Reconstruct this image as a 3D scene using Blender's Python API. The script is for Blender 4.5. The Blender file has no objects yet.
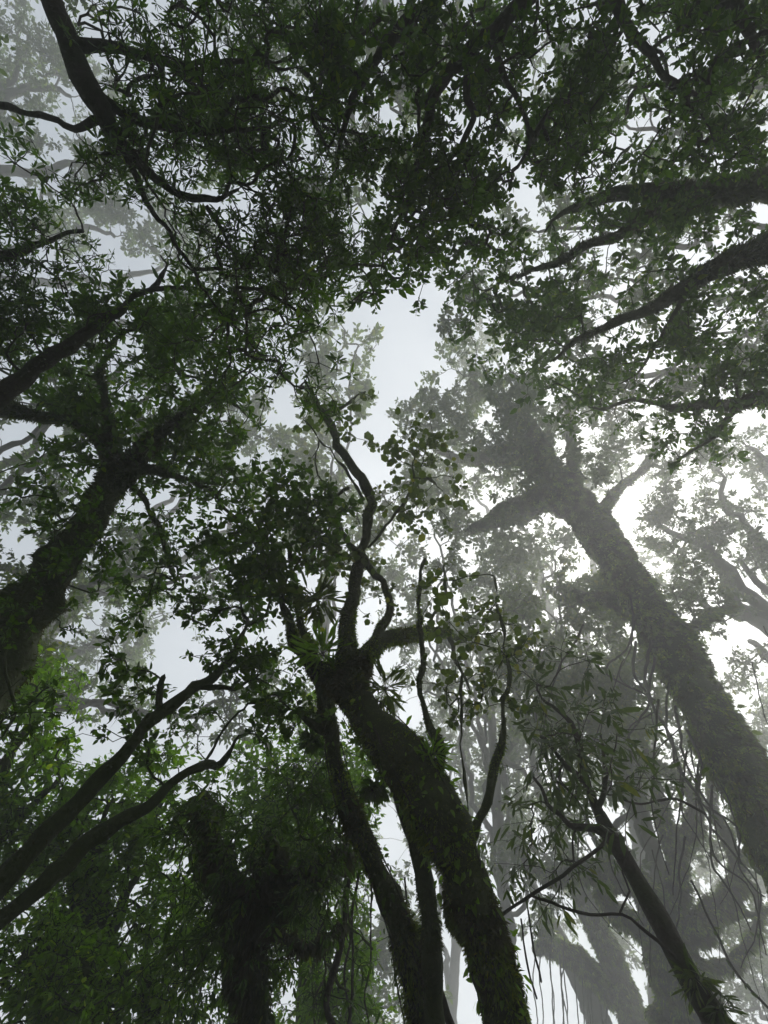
import bpy, math
import numpy as np
from math import radians, sin, cos, pi

RS = np.random.default_rng(11)
scene = bpy.context.scene
col = scene.collection

# ------------------------------------------------------------------ camera model
F = 480.0
EL = radians(76.8)
CAM = np.array([0.0, 0.0, 1.6])
FW = np.array([0, cos(EL), sin(EL)])
UP = np.array([0, -sin(EL), cos(EL)])
RT = np.array([1.0, 0, 0])
Z = np.array([0, 0, 1.0])


def P(px, py, D):
    """a sight line and a distance give a point in the forest"""
    px, py, D = np.asarray(px, float), np.asarray(py, float), np.asarray(D, float)
    v = FW + ((px - 384) / F)[..., None] * RT + ((512 - py) / F)[..., None] * UP
    return CAM + v * D[..., None]


def unit(v):
    return v / np.maximum(np.linalg.norm(v, axis=-1, keepdims=True), 1e-9)


# ------------------------------------------------------------------ noise
def _hash(i, j, k, s):
    h = (i * 374761393 + j * 668265263 + k * 2147483647 + s * 1274126177) & 0xFFFFFFFF
    h = ((h ^ (h >> 13)) * 1274126177) & 0xFFFFFFFF
    return ((h ^ (h >> 16)) & 0xFFFF) / 65535.0


def vnoise(p, seed=0):
    p = np.asarray(p, float)
    b = np.floor(p).astype(np.int64)
    f = p - b
    f = f * f * (3 - 2 * f)
    r = 0
    for dx in (0, 1):
        for dy in (0, 1):
            for dz in (0, 1):
                w = ((f[..., 0] if dx else 1 - f[..., 0]) * (f[..., 1] if dy else 1 - f[..., 1])
                     * (f[..., 2] if dz else 1 - f[..., 2]))
                r = r + w * _hash(b[..., 0] + dx, b[..., 1] + dy, b[..., 2] + dz, seed)
    return r * 2 - 1


def fbm(p, seed=0, octs=3):
    p = np.asarray(p, float)
    return sum(vnoise(p * 2 ** o, seed + o) / 2 ** o for o in range(octs))


# ------------------------------------------------------------------ mesh builder
class MB:
    def __init__(self):
        self.v, self.q, self.t, self.n = [], [], [], 0

    def add(self, v, q=None, t=None):
        v = np.asarray(v, float).reshape(-1, 3)
        if q is not None and len(q):
            self.q.append(np.asarray(q, np.int64).reshape(-1, 4) + self.n)
        if t is not None and len(t):
            self.t.append(np.asarray(t, np.int64).reshape(-1, 3) + self.n)
        self.v.append(v)
        self.n += len(v)

    def build(self, name, mat, parent=None, smooth=True):
        me = bpy.data.meshes.new(name)
        v = np.concatenate(self.v) if self.v else np.zeros((0, 3))
        q = np.concatenate(self.q) if self.q else np.zeros((0, 4), np.int64)
        t = np.concatenate(self.t) if self.t else np.zeros((0, 3), np.int64)
        base = np.array(parent['_loc'], float) if parent is not None and '_loc' in parent else np.zeros(3)
        me.vertices.add(len(v))
        me.vertices.foreach_set('co', (v - base).astype(np.float32).ravel())
        me.loops.add(len(q) * 4 + len(t) * 3)
        me.loops.foreach_set('vertex_index', np.concatenate([q.ravel(), t.ravel()]).astype(np.int32))
        me.polygons.add(len(q) + len(t))
        st = np.concatenate([np.arange(len(q)) * 4, len(q) * 4 + np.arange(len(t)) * 3]).astype(np.int32)
        me.polygons.foreach_set('loop_start', st)
        if smooth:
            me.polygons.foreach_set('use_smooth', np.ones(len(q) + len(t), bool))
        me.update(calc_edges=True)
        me.materials.append(mat)
        o = bpy.data.objects.new(name, me)
        col.objects.link(o)
        if parent is not None:
            o.parent = parent
            o['_loc'] = list(map(float, base))
        return o


def thing(name, label, cat, loc, group=None):
    o = bpy.data.objects.new(name, None)
    col.objects.link(o)
    o.location = [float(x) for x in loc]
    o['_loc'] = [float(x) for x in loc]
    o['label'], o['category'] = label, cat
    if group:
        o['group'] = group
    return o


# ------------------------------------------------------------------ tubes
def resample(pts, rad, step):
    pts, rad = np.asarray(pts, float), np.asarray(rad, float)
    e = np.concatenate([[2 * pts[0] - pts[1]], pts, [2 * pts[-1] - pts[-2]]])
    er = np.concatenate([[rad[0]], rad, [rad[-1]]])
    Q, R = [], []
    for i in range(1, len(e) - 2):
        n = max(1, int(np.ceil(np.linalg.norm(e[i + 1] - e[i]) / step)))
        t = (np.arange(n) / n)[:, None]
        a, b, c, d = e[i - 1], e[i], e[i + 1], e[i + 2]
        Q.append(.5 * (2 * b + (c - a) * t + (2 * a - 5 * b + 4 * c - d) * t ** 2 + (3 * b - a - 3 * c + d) * t ** 3))
        R.append(er[i] + (er[i + 1] - er[i]) * t[:, 0])
    return np.concatenate(Q + [pts[-1:]]), np.concatenate(R + [rad[-1:]])


def frames(Q):
    T = unit(np.gradient(Q, axis=0))
    a = np.array([1.0, 0, 0]) if abs(T[0, 0]) < .8 else np.array([0, 1.0, 0])
    N = np.zeros_like(Q)
    n = unit(np.cross(T[0], a))
    for i in range(len(Q)):
        n = unit(n - T[i] * (n @ T[i]))
        N[i] = n
    return T, N, np.cross(T, N)


def tube(mb, Q, R, n=8, amp=0.0, freq=3.0, seed=0, lump=0.0):
    m = len(Q)
    T, N, B = frames(Q)
    a = np.arange(n) / n * 2 * pi
    dirs = N[:, None] * np.cos(a)[None, :, None] + B[:, None] * np.sin(a)[None, :, None]
    r = np.repeat(R[:, None], n, 1)
    if amp or lump:
        s = Q[:, None] + dirs * R[:, None, None]
        r = r * (1 + amp * fbm(s * freq, seed)) + lump * fbm(s * 6, seed + 9)
    V = Q[:, None] + dirs * r[..., None]
    i, j = np.meshgrid(np.arange(m - 1), np.arange(n), indexing='ij')
    q = np.stack([i * n + j, i * n + (j + 1) % n, (i + 1) * n + (j + 1) % n, (i + 1) * n + j], -1)
    k = m * n
    t = np.stack([np.full(n, k), (m - 1) * n + np.arange(n), (m - 1) * n + (np.arange(n) + 1) % n], -1)
    mb.add(np.concatenate([V.reshape(-1, 3), [Q[-1] + T[-1] * R[-1]]]), q, t)
    return V, dirs


def twiglets(mb, A, B_, C, r0, r1):
    """many thin three sided bent twigs at once"""
    N = len(A)
    if not N:
        return
    t = unit(C - A)
    u = unit(np.cross(t, np.array([.3, .5, .81])))
    w = np.cross(t, u)
    V = np.zeros((N, 3, 3, 3))
    for k, (c, r) in enumerate(((A, r0), (B_, (r0 + r1) / 2), (C, r1))):
        for s in range(3):
            an = s * 2 * pi / 3
            V[:, k, s] = c + (u * cos(an) + w * sin(an)) * np.asarray(r)[..., None]
    f = []
    for k in range(2):
        for s in range(3):
            f.append([k * 3 + s, k * 3 + (s + 1) % 3, k * 3 + 3 + (s + 1) % 3, k * 3 + 3 + s])
    q = np.array(f)[None] + (np.arange(N) * 9)[:, None, None]
    mb.add(V, q)


# ------------------------------------------------------------------ leaves
PROFILE = {  # half widths at the two stations of the blade, and where those stations lie
    'lance': ((.27, .72), (.36, .37)),
    'ovate': ((.28, .66), (.50, .40)),
    'round': ((.22, .68), (.44, .46)),
}


def leaves(mb, p, d, n, L, Wd, kind='ovate', rng=RS):
    """leaf blades with a folded midrib and a drooping tip"""
    N = len(p)
    if not N:
        return
    d = unit(d)
    n = unit(n - d * np.sum(n * d, -1, keepdims=True))
    s = np.cross(d, n)
    (u1, u2), (h1, h2) = PROFILE[kind]
    droop = rng.uniform(.02, .30, N)
    fold = rng.uniform(.05, .35, N)
    tw = rng.uniform(-.15, .15, N)
    V = np.zeros((N, 8, 3))

    def put(k, u, v):
        w = -droop * u * u * L + abs(v) * fold * Wd + tw * v * Wd * u
        V[:, k] = p + d * (u * L)[:, None] + s * (v * Wd)[:, None] + n * w[:, None]
    put(0, 0 * L, 0.0)
    put(1, 0 * L + u1, 0.0)
    put(2, 0 * L + u2, 0.0)
    put(3, 0 * L + 1.0, 0.0)
    put(4, 0 * L + u1, h1)
    put(5, 0 * L + u2, h2)
    put(6, 0 * L + u1, -h1)
    put(7, 0 * L + u2, -h2)
    o = (np.arange(N) * 8)[:, None, None]
    q = np.array([[1, 2, 5, 4], [2, 1, 6, 7]])[None] + o
    t = np.array([[0, 1, 4], [2, 3, 5], [1, 0, 6], [3, 2, 7]])[None] + o
    mb.add(V, q, t)


def blades(mb, p, d, L, w, bend, rng=RS):
    """moss fronds: two segment tapering blades"""
    N = len(p)
    if not N:
        return
    d = unit(d)
    s = unit(np.cross(d, rng.normal(size=(N, 3))))
    V = np.zeros((N, 5, 3))
    mid = p + d * (L * .55)[:, None]
    V[:, 0] = p - s * (w * .5)[:, None]
    V[:, 1] = p + s * (w * .5)[:, None]
    V[:, 2] = mid - s * (w * .42)[:, None]
    V[:, 3] = mid + s * (w * .42)[:, None]
    V[:, 4] = mid + unit(d + bend) * (L * .45)[:, None]
    o = (np.arange(N) * 5)[:, None, None]
    mb.add(V, np.array([[0, 1, 3, 2]])[None] + o, np.array([[2, 3, 4]])[None] + o)


def moss_on(mb, V, dirs, dens, L, rng=RS, hang=.5):
    """moss on a tube surface; dens in fronds per square metre"""
    m, n = V.shape[:2]
    if m < 2:
        return
    du = np.linalg.norm(np.diff(V, axis=0), axis=-1)
    dv = np.linalg.norm(np.roll(V, -1, 1) - V, axis=-1)[:-1]
    A = du * dv
    pr = A.ravel() * (0.35 + np.clip(1 + 1.6 * fbm(V[:-1] * 4, 71), 0, 3)).ravel()
    k = int(min(60000, A.sum() * dens))
    if k < 1:
        return
    c = rng.choice(len(pr), k, p=pr / pr.sum())
    i, j = c // n, c % n
    a, b = rng.random((k, 1)), rng.random((k, 1))
    j2 = (j + 1) % n
    p = (V[i, j] * (1 - a) + V[i + 1, j] * a) * (1 - b) + (V[i, j2] * (1 - a) + V[i + 1, j2] * a) * b
    nn = unit(dirs[i, j] * (1 - b) + dirs[i, j2] * b)
    loc = np.linalg.norm(V - V.mean(1, keepdims=True), axis=-1).mean(1)
    ln = L * rng.uniform(.35, 1.3, k) * (1 + .8 * np.clip(fbm(p * 3.5, 33), -1, 1.6)) * np.clip((loc[i] / (loc.max() + 1e-6)) ** .6, .25, 1)
    d = nn + rng.normal(size=(k, 3)) * .45 + np.array([0, 0, -hang])
    blades(mb, p - nn * .006, d, ln, ln * rng.uniform(.12, .3, k), np.array([0, 0, -hang * 1.4]) + rng.normal(size=(k, 3)) * .3, rng)


# ------------------------------------------------------------------ materials
def new_mat(name):
    m = bpy.data.materials.new(name)
    m.use_nodes = True
    m.node_tree.nodes.clear()
    return m, m.node_tree.nodes, m.node_tree.links


def leaf_mat(name, c0, c1, trans=.35, tcol=None, rough=.45, patch=False):
    m, N, Lk = new_mat(name)
    out = N.new('ShaderNodeOutputMaterial')
    geo = N.new('ShaderNodeNewGeometry')
    ramp = N.new('ShaderNodeValToRGB')
    ramp.color_ramp.elements[0].color = (*c0, 1)
    ramp.color_ramp.elements[1].color = (*c1, 1)
    e = ramp.color_ramp.elements.new(.94)
    e.color = (c1[0], c1[1], c1[2], 1)
    ramp.color_ramp.elements[2].color = (c1[0] * 2.1, c1[1] * 1.5, c1[2] * 1.0, 1)   # a few yellowing leaves
    Lk.new(geo.outputs['Random Per Island'], ramp.inputs[0])
    tc = N.new('ShaderNodeTexCoord')
    noi = N.new('ShaderNodeTexNoise')
    noi.inputs['Scale'].default_value = 38
    Lk.new(tc.outputs['Object'], noi.inputs['Vector'])
    mul = N.new('ShaderNodeMixRGB')
    mul.blend_type = 'MULTIPLY'
    mul.inputs[0].default_value = .5
    Lk.new(ramp.outputs[0], mul.inputs[1])
    Lk.new(noi.outputs['Fac'], mul.inputs[2])
    if patch:                                   # moss grows in patches: fresh green, old brown
        n2 = N.new('ShaderNodeTexNoise')
        n2.inputs['Scale'].default_value = 2.6
        n2.inputs['Detail'].default_value = 4
        Lk.new(tc.outputs['Object'], n2.inputs['Vector'])
        r2 = N.new('ShaderNodeValToRGB')
        r2.color_ramp.elements[0].position, r2.color_ramp.elements[1].position = .40, .62
        Lk.new(n2.outputs['Fac'], r2.inputs[0])
        m2 = N.new('ShaderNodeMixRGB')
        m2.inputs[1].default_value = (.040, .034, .014, 1)
        Lk.new(r2.outputs[0], m2.inputs[0])
        Lk.new(mul.outputs[0], m2.inputs[2])
        mul = m2
    pb = N.new('ShaderNodeBsdfPrincipled')
    Lk.new(mul.outputs[0], pb.inputs['Base Color'])
    pb.inputs['Roughness'].default_value = rough
    pb.inputs['Specular IOR Level'].default_value = .35
    tr = N.new('ShaderNodeBsdfTranslucent')
    tm = N.new('ShaderNodeMixRGB')
    tm.blend_type = 'MULTIPLY'
    tm.inputs[0].default_value = 1
    tm.inputs[2].default_value = (*(tcol or (1.9, 2.5, .4)), 1)
    Lk.new(mul.outputs[0], tm.inputs[1])
    Lk.new(tm.outputs[0], tr.inputs['Color'])
    mx = N.new('ShaderNodeMixShader')
    mx.inputs[0].default_value = trans
    Lk.new(pb.outputs[0], mx.inputs[1])
    Lk.new(tr.outputs[0], mx.inputs[2])
    Lk.new(mx.outputs[0], out.inputs['Surface'])
    return m


def bark_mat(name, bark, moss, mossy=.5, scale=9.0):
    m, N, Lk = new_mat(name)
    out = N.new('ShaderNodeOutputMaterial')
    tc = N.new('ShaderNodeTexCoord')
    n1 = N.new('ShaderNodeTexNoise')
    n1.inputs['Scale'].default_value = 3.2
    n1.inputs['Detail'].default_value = 6
    n2 = N.new('ShaderNodeTexNoise')
    n2.inputs['Scale'].default_value = scale * 4
    n2.inputs['Detail'].default_value = 5
    Lk.new(tc.outputs['Object'], n1.inputs['Vector'])
    Lk.new(tc.outputs['Object'], n2.inputs['Vector'])
    r1 = N.new('ShaderNodeValToRGB')
    r1.color_ramp.elements[0].position = max(0, .62 - mossy * .55)
    r1.color_ramp.elements[1].position = max(.1, .78 - mossy * .5)
    Lk.new(n1.outputs['Fac'], r1.inputs[0])
    b = N.new('ShaderNodeMixRGB')
    b.inputs[1].default_value = (bark[0] * .45, bark[1] * .45, bark[2] * .45, 1)
    b.inputs[2].default_value = (*bark, 1)
    Lk.new(n2.outputs['Fac'], b.inputs[0])
    mm = N.new('ShaderNodeMixRGB')
    mm.inputs[1].default_value = (moss[0] * .4, moss[1] * .4, moss[2] * .4, 1)
    mm.inputs[2].default_value = (*moss, 1)
    Lk.new(n2.outputs['Fac'], mm.inputs[0])
    c = N.new('ShaderNodeMixRGB')
    Lk.new(r1.outputs[0], c.inputs[0])
    Lk.new(b.outputs[0], c.inputs[1])
    Lk.new(mm.outputs[0], c.inputs[2])
    pb = N.new('ShaderNodeBsdfPrincipled')
    pb.inputs['Roughness'].default_value = .85
    pb.inputs['Specular IOR Level'].default_value = .25
    Lk.new(c.outputs[0], pb.inputs['Base Color'])
    bu = N.new('ShaderNodeBump')
    bu.inputs['Strength'].default_value = .7
    bu.inputs['Distance'].default_value = .03
    Lk.new(n2.outputs['Fac'], bu.inputs['Height'])
    Lk.new(bu.outputs[0], pb.inputs['Normal'])
    Lk.new(pb.outputs[0], out.inputs['Surface'])
    return m


M = {
    'dark': leaf_mat('dark_glossy_leaf', (.030, .060, .006), (.072, .120, .010), .52),
    'green': leaf_mat('fresh_green_leaf', (.105, .175, .014), (.155, .240, .026), .58),
    'olive': leaf_mat('olive_leaf', (.050, .072, .018), (.100, .120, .030), .45),
    'grey': leaf_mat('grey_green_leaf', (.038, .058, .024), (.078, .100, .045), .42),
    'moss': leaf_mat('moss_frond', (.080, .120, .010), (.19, .24, .024), .45, rough=.8, patch=True),
    'darkmoss': leaf_mat('dark_moss_frond', (.026, .040, .009), (.064, .088, .016), .4, rough=.8, patch=True),
    'bark': bark_mat('dark_bark', (.060, .050, .038), (.040, .052, .014), .35),
    'mossbark': bark_mat('moss_covered_bark', (.050, .042, .030), (.050, .070, .014), .85),
    'greybark': bark_mat('grey_bark', (.075, .070, .060), (.050, .060, .030), .45),
    'vine': bark_mat('vine_bark', (.055, .046, .034), (.04, .05, .02), .2),
}

# open sky seen through the canopy: sight lines left free by the crowns
GAPS = [(415, 335, 30, 34), (402, 378, 26, 22), (375, 425, 16, 14), (172, 640, 20, 20), (627, 497, 24, 22), (143, 270, 30, 16),
        (592, 560, 22, 18), (283, 410, 18, 20), (45, 18, 14, 14), (362, 178, 0, 0), (202, 45, 14, 16), (530, 205, 12, 22), (205, 190, 14, 10),
        (500, 365, 10, 10), (735, 715, 22, 10), (740, 640, 26, 16), (580, 880, 0, 0), (625, 895, 16, 10), (60, 640, 16, 12), (185, 575, 8, 18),
        (20, 95, 16, 10), (40, 125, 14, 10), (90, 700, 12, 12), (410, 250, 0, 0), (645, 125, 22, 18), (700, 250, 10, 10), (210, 355, 0, 0),
        (30, 480, 10, 10), (385, 555, 10, 14), (450, 600, 14, 16), (410, 705, 14, 22), (395, 840, 12, 34), (372, 905, 8, 30), (470, 470, 12, 10)]
GA = np.array([g for g in GAPS if g[2] > 0], float)


def in_gap(px, py):
    wob = 1 + .35 * vnoise(np.stack([px / 14, py / 14, px * 0], -1), 5)
    d = ((px[:, None] - GA[:, 0]) / GA[:, 2]) ** 2 + ((py[:, None] - GA[:, 1]) / GA[:, 3]) ** 2
    return (d < (wob ** 2)[:, None]).any(1)


# ------------------------------------------------------------------ trees
def bez(a, b, c, d, n):
    t = np.linspace(0, 1, n)[:, None]
    return a * (1 - t) ** 3 + 3 * b * t * (1 - t) ** 2 + 3 * c * t * t * (1 - t) + d * t ** 3


def polyline(spec):
    s = np.array(spec, float)
    return P(s[:, 0], s[:, 1], s[:, 2]), np.maximum(s[:, 3] * s[:, 2] / F / 2, .004)


def to_ground(pts, rad, base=None):
    """carry a trunk down from its lowest drawn point to its foot in the soil"""
    p0 = pts[0]
    sl = (pts[1] - pts[0]) / max(.3, pts[1][2] - pts[0][2])
    sl = np.clip(sl, -.45, .45)
    if base is None:
        foot = p0 - sl * p0[2] * .7
    else:
        foot = np.array([base[0], base[1], 0.])
    foot[2] = -.25
    h = p0[2]
    mid = foot * .5 + p0 * .5 + np.array([0, 0, 0])
    mid[:2] += sl[:2] * h * -.06
    low = foot + (mid - foot) * .22
    pts = np.concatenate([[foot, low, mid], pts])
    rad = np.concatenate([[rad[0] * 1.75, rad[0] * 1.3, rad[0] * 1.1], rad])
    return pts, rad, foot


def tree(name, label, trunk, limbs, blobs, leaf, bark='bark', moss=None, base=None, detail=1.0, group=None,
         cat='tree', auto=False, seed=0, tip_r=.0035, top=True, noise_gap=.0, wmul=1.0, trunk_amp=.16, dmap=(0., 1.), leafkeep=.88):
    """trunk and limbs drawn as (x, y, distance, width) points, then twigs grown to the leaf clusters.
    leaf: kind, material, length px, width ratio, leaves per twig end, style"""
    rng = np.random.default_rng(1000 + seed)
    far = lambda sp: [(x, y, dmap[0] + dmap[1] * d_, *rest) for x, y, d_, *rest in sp]
    trunk, limbs = far(trunk), [far(l) for l in limbs]
    blobs = [(b[0], b[1], b[2], b[3], dmap[0] + dmap[1] * b[4], b[5] * dmap[1], b[6]) for b in blobs]
    tp, tr = polyline(trunk)
    tr = tr * wmul
    tp, tr, foot = to_ground(tp, tr, base)
    root = thing(name, label, cat, (foot[0], foot[1], 0), group)
    step = .09 * detail
    Q, R = resample(tp, tr, step)
    mb = MB()
    n = 22 if R.max() > .12 else 12
    V, dirs = tube(mb, Q, R, n, trunk_amp, 2.4, seed, min(.06, R.max() * .16) if moss else .006)
    tk = mb.build('trunk', M[bark], root)
    if moss:
        mm = MB()
        up_ = Q[:, 2] > 2.2
        moss_on(mm, V[up_], dirs[up_], moss[0], moss[1], rng, moss[2])
        if mm.n:
            mm.build('moss', M[moss[3]], tk)['kind'] = 'stuff'
    # ---- limbs
    LQ, LR = [], []
    for l in limbs:
        a, b = polyline(l)
        b = b * (1 + (wmul - 1) * .8)
        q, r = resample(a, b, .07 * detail)
        nz = np.stack([fbm(q * 3.0 / detail, seed + 20 + k) for k in range(3)], -1)
        fade = np.linspace(0, 1, len(q))[:, None]
        nz = nz + .35 * np.stack([vnoise(q * 9 / detail, seed + 40 + k) for k in range(3)], -1)
        LQ.append(q + nz * np.minimum(.045 * detail, .12) * np.minimum(1, fade * 3))
        LR.append(r)
    if auto:
        tops = [k for k in range(len(Q)) if Q[k, 2] > Q[-1, 2] * .6]
        for b in blobs:
            c = P(b[0], b[1], b[4])
            k = tops[int(rng.integers(len(tops) // 2, len(tops)))]
            v = c - Q[k]
            Ln = np.linalg.norm(v)
            q = bez(Q[k], Q[k] + unit(v) * Ln * .3 + Z * Ln * .12, c - unit(v) * Ln * .3 + rng.normal(size=3) * Ln * .12, c, int(Ln / (.12 * detail)) + 4)
            q = q + np.stack([fbm(q * 1.2, seed + 20 + kk + int(b[0])) for kk in range(3)], -1) * .10 * detail
            q[0] = Q[k]
            LQ.append(q)
            LR.append(np.linspace(R[k] * .6, max(.012 * detail, R[k] * .12), len(q)))
    # ---- tips
    px, py, DD, DB = [], [], [], []
    lk, lmat, lpx, lw, lper, style = leaf
    for b in blobs:
        bx, by, rx, ry, D, dD, cov = b[:7]
        area = pi * rx * ry
        nt = int(1.9 * cov * area / (lpx * lpx * lw * .42) / lper)
        nc = max(2, nt // 6)                    # leaf ends come in clumps
        a = rng.uniform(0, 2 * pi, nc)
        rr = np.sqrt(rng.uniform(0, 1, nc)) * (1 + .22 * np.sin(a * 3 + rng.uniform(0, 6)) + .15 * np.sin(a * 5 + rng.uniform(0, 6)))
        ci = rng.integers(0, nc, nt)
        sp = 1.7 * lpx
        px.append((bx + rx * rr * np.cos(a))[ci] + rng.normal(size=nt) * sp)
        py.append((by + ry * rr * np.sin(a))[ci] + rng.normal(size=nt) * sp)
        DD.append(D + (dD * rng.normal(size=nc) * .6)[ci] + rng.normal(size=nt) * sp * D / F)
        DB.append(np.full(nt, float(D)))
    px, py, DD, DB = map(np.concatenate, (px, py, DD, DB)) if px else (np.zeros(0),) * 4
    if len(px):
        ok = ~in_gap(px, py)
        g = vnoise(np.stack([px / 30, py / 30, DD * .6], -1), 50 + seed)
        ok &= ~((g < -.08) & (rng.random(len(px)) < noise_gap))
        tips, Dt = P(px, py, np.maximum(DD, 2.6))[ok], DB[ok]
    else:
        tips, Dt = np.zeros((0, 3)), np.zeros(0)
    nl = len(LQ)
    # ---- grow twigs to the tips
    srcs = list(range(nl))
    pos = [q for q in LQ]
    lid = [np.full(len(q), k) for k, q in enumerate(LQ)]
    dr = [unit(np.gradient(q, axis=0)) for q in LQ]
    if top or not nl:
        k0 = int(len(Q) * .72)
        pos.append(Q[k0:])
        lid.append(np.full(len(Q) - k0, -1))
        dr.append(unit(np.gradient(Q, axis=0))[k0:])
    cap = 400000
    pos, lid, dr = np.concatenate(pos), np.concatenate(lid), np.concatenate(dr)
    n0 = len(pos)
    par = [-1] * n0
    posA = np.zeros((n0 + len(tips) * 40 + 10, 3))
    posA[:n0] = pos
    lidA = np.zeros(len(posA), int)
    lidA[:n0] = lid
    drA = np.zeros_like(posA)
    drA[:n0] = dr
    parA = np.full(len(posA), -1)
    cnt = np.zeros(len(posA))
    chains, tipdir, tiplimb = [], np.zeros_like(tips), np.zeros(len(tips), int)
    nn, nbr = n0, nl
    if len(tips):
        d0 = np.array([np.min(np.sum((pos - t) ** 2, -1)) for t in tips])
        for ti in np.argsort(d0):
            t = tips[ti]
            dv = t - posA[:nn]
            dd = np.sqrt(np.sum(dv ** 2, -1))
            ali = np.sum(dv * drA[:nn], -1) / np.maximum(dd, 1e-6)
            k = int(np.argmin(dd * (1.12 - .18 * ali)))
            Ln = dd[k]
            lim = lidA[k]
            if lim < 0:
                lim = nbr
                nbr += 1
            if Ln < .03:
                tipdir[ti], tiplimb[ti] = drA[k], lim
                cnt[k] += 1
                continue
            v = unit(t - posA[k])
            m = int(min(30, max(3, Ln / (.11 * detail))))
            q = bez(posA[k], posA[k] + (drA[k] * .6 + v * .5) * Ln * .35, t - (v + rng.normal(size=3) * .35 + Z * .15) * Ln * .33, t, m + 1)
            q[1:-1] += rng.normal(size=(m - 1, 3)) * min(.02 * detail, Ln * .04)
            idx = np.arange(nn, nn + m)
            posA[idx] = q[1:]
            lidA[idx] = lim
            drA[idx] = unit(np.diff(q, axis=0))
            parA[idx] = np.concatenate([[k], idx[:-1]])
            cnt[idx[-1]] += 1
            chains.append((k, idx))
            tipdir[ti], tiplimb[ti] = drA[idx[-1]], lim
            nn += m
        for k in range(nn - 1, n0 - 1, -1):
            cnt[parA[k]] += cnt[k]
    mbs = [MB() for _ in range(nbr)]
    tv = []
    for k in range(nl):
        big = LR[k].max() > .05
        v, d_ = tube(mbs[k], LQ[k], LR[k], 14 if big else 8, .18, 3.5, seed + k, (.012 if moss else .003))
        tv.append((v, d_))
    rr = tip_r * np.maximum(cnt, 1) ** .46
    for k, idx in chains:
        q = np.concatenate([posA[k][None], posA[idx]])
        r = np.concatenate([[rr[idx[0]]], rr[idx]])
        tube(mbs[lidA[idx[0]]], q, r, 5 if r[0] > .012 else 4)
    # ---- leaves
    crown = MB()
    if len(tips):
        Lm = lpx * Dt / F * rng.uniform(.7, 1.3, len(tips))
        sub = max(1, int(round(lper / (8 if style == 'rosette' else 7))))
        I = np.repeat(np.arange(len(tips)), sub)
        A = tips[I]
        dirn = unit(tipdir[I] + rng.normal(size=(len(I), 3)) * .65 + Z * (.15 if style == 'rosette' else -.1))
        sl = Lm[I] * rng.uniform(.8, 2.6, len(I))
        C = A + dirn * sl[:, None]
        Bm = (A + C) / 2 + rng.normal(size=A.shape) * (sl * .07)[:, None]
        for k in range(nbr):
            s = tiplimb[I] == k
            tgt = mbs[k]
            twiglets(tgt, A[s], Bm[s], C[s], np.full(s.sum(), tip_r), np.full(s.sum(), tip_r * .55))
        per = max(3, int(round(lper / sub)))
        J = np.repeat(np.arange(len(I)), per)
        kk = np.tile(np.arange(per), len(I))
        Lj = Lm[I][J] * rng.uniform(.4, 1.3, len(J))
        ax = unit(dirn[J] * .8 + Z * .6)
        e1 = unit(np.cross(ax, np.array([.31, .77, .2])))
        e2 = np.cross(ax, e1)
        if style == 'rosette':
            an = kk * 2.4 + rng.uniform(0, 6.28, len(I))[J] + rng.normal(size=len(J)) * .25
            el = rng.normal(.25, .35, len(J))
            rad = e1 * np.cos(an)[:, None] + e2 * np.sin(an)[:, None]
            d = rad * np.cos(el)[:, None] + ax * np.sin(el)[:, None]
            nrm = ax * np.cos(el)[:, None] - rad * np.sin(el)[:, None]
            p = C[J] - dirn[J] * (rng.uniform(0, .25, len(J)) * Lj)[:, None] + d * (.08 * Lj)[:, None]
        else:
            f = (kk + rng.uniform(0, 1, len(J))) / per
            p = A[J] + (C - A)[J] * f[:, None]
            sd = unit(np.cross(dirn[J], Z)) * np.where(kk % 2, 1, -1)[:, None]
            hang = -.15 if style == 'spray' else -.75
            d = sd * .8 + dirn[J] * .6 + rng.normal(size=(len(J), 3)) * .4 + Z * hang
            nrm = Z + rng.normal(size=(len(J), 3)) * .5
            p = p + unit(d) * (.1 * Lj)[:, None]
        keep = rng.random(len(J)) < leafkeep
        leaves(crown, p[keep], d[keep], nrm[keep], Lj[keep], (Lj * lw * rng.uniform(.8, 1.2, len(J)))[keep], lk, rng)
    for k in range(nl):
        o = mbs[k].build('limb', M[bark], root)
        if moss and LR[k].max() > .045:
            mm = MB()
            v, d_ = tv[k]
            thick = LR[k] > .014
            if thick.sum() > 3:
                moss_on(mm, v[thick], d_[thick], moss[0], moss[1], rng, moss[2])
            if mm.n:
                mm.build('moss', M[moss[3]], o)['kind'] = 'stuff'
    for k in range(nl, nbr):
        if mbs[k].n:
            mbs[k].build('branch', M[bark], root)
    if crown.n:
        crown.build('crown', M[lmat], root, smooth=False)
    return dict(root=root, Q=Q, R=R, V=V, dirs=dirs, LQ=LQ, LR=LR)


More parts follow.
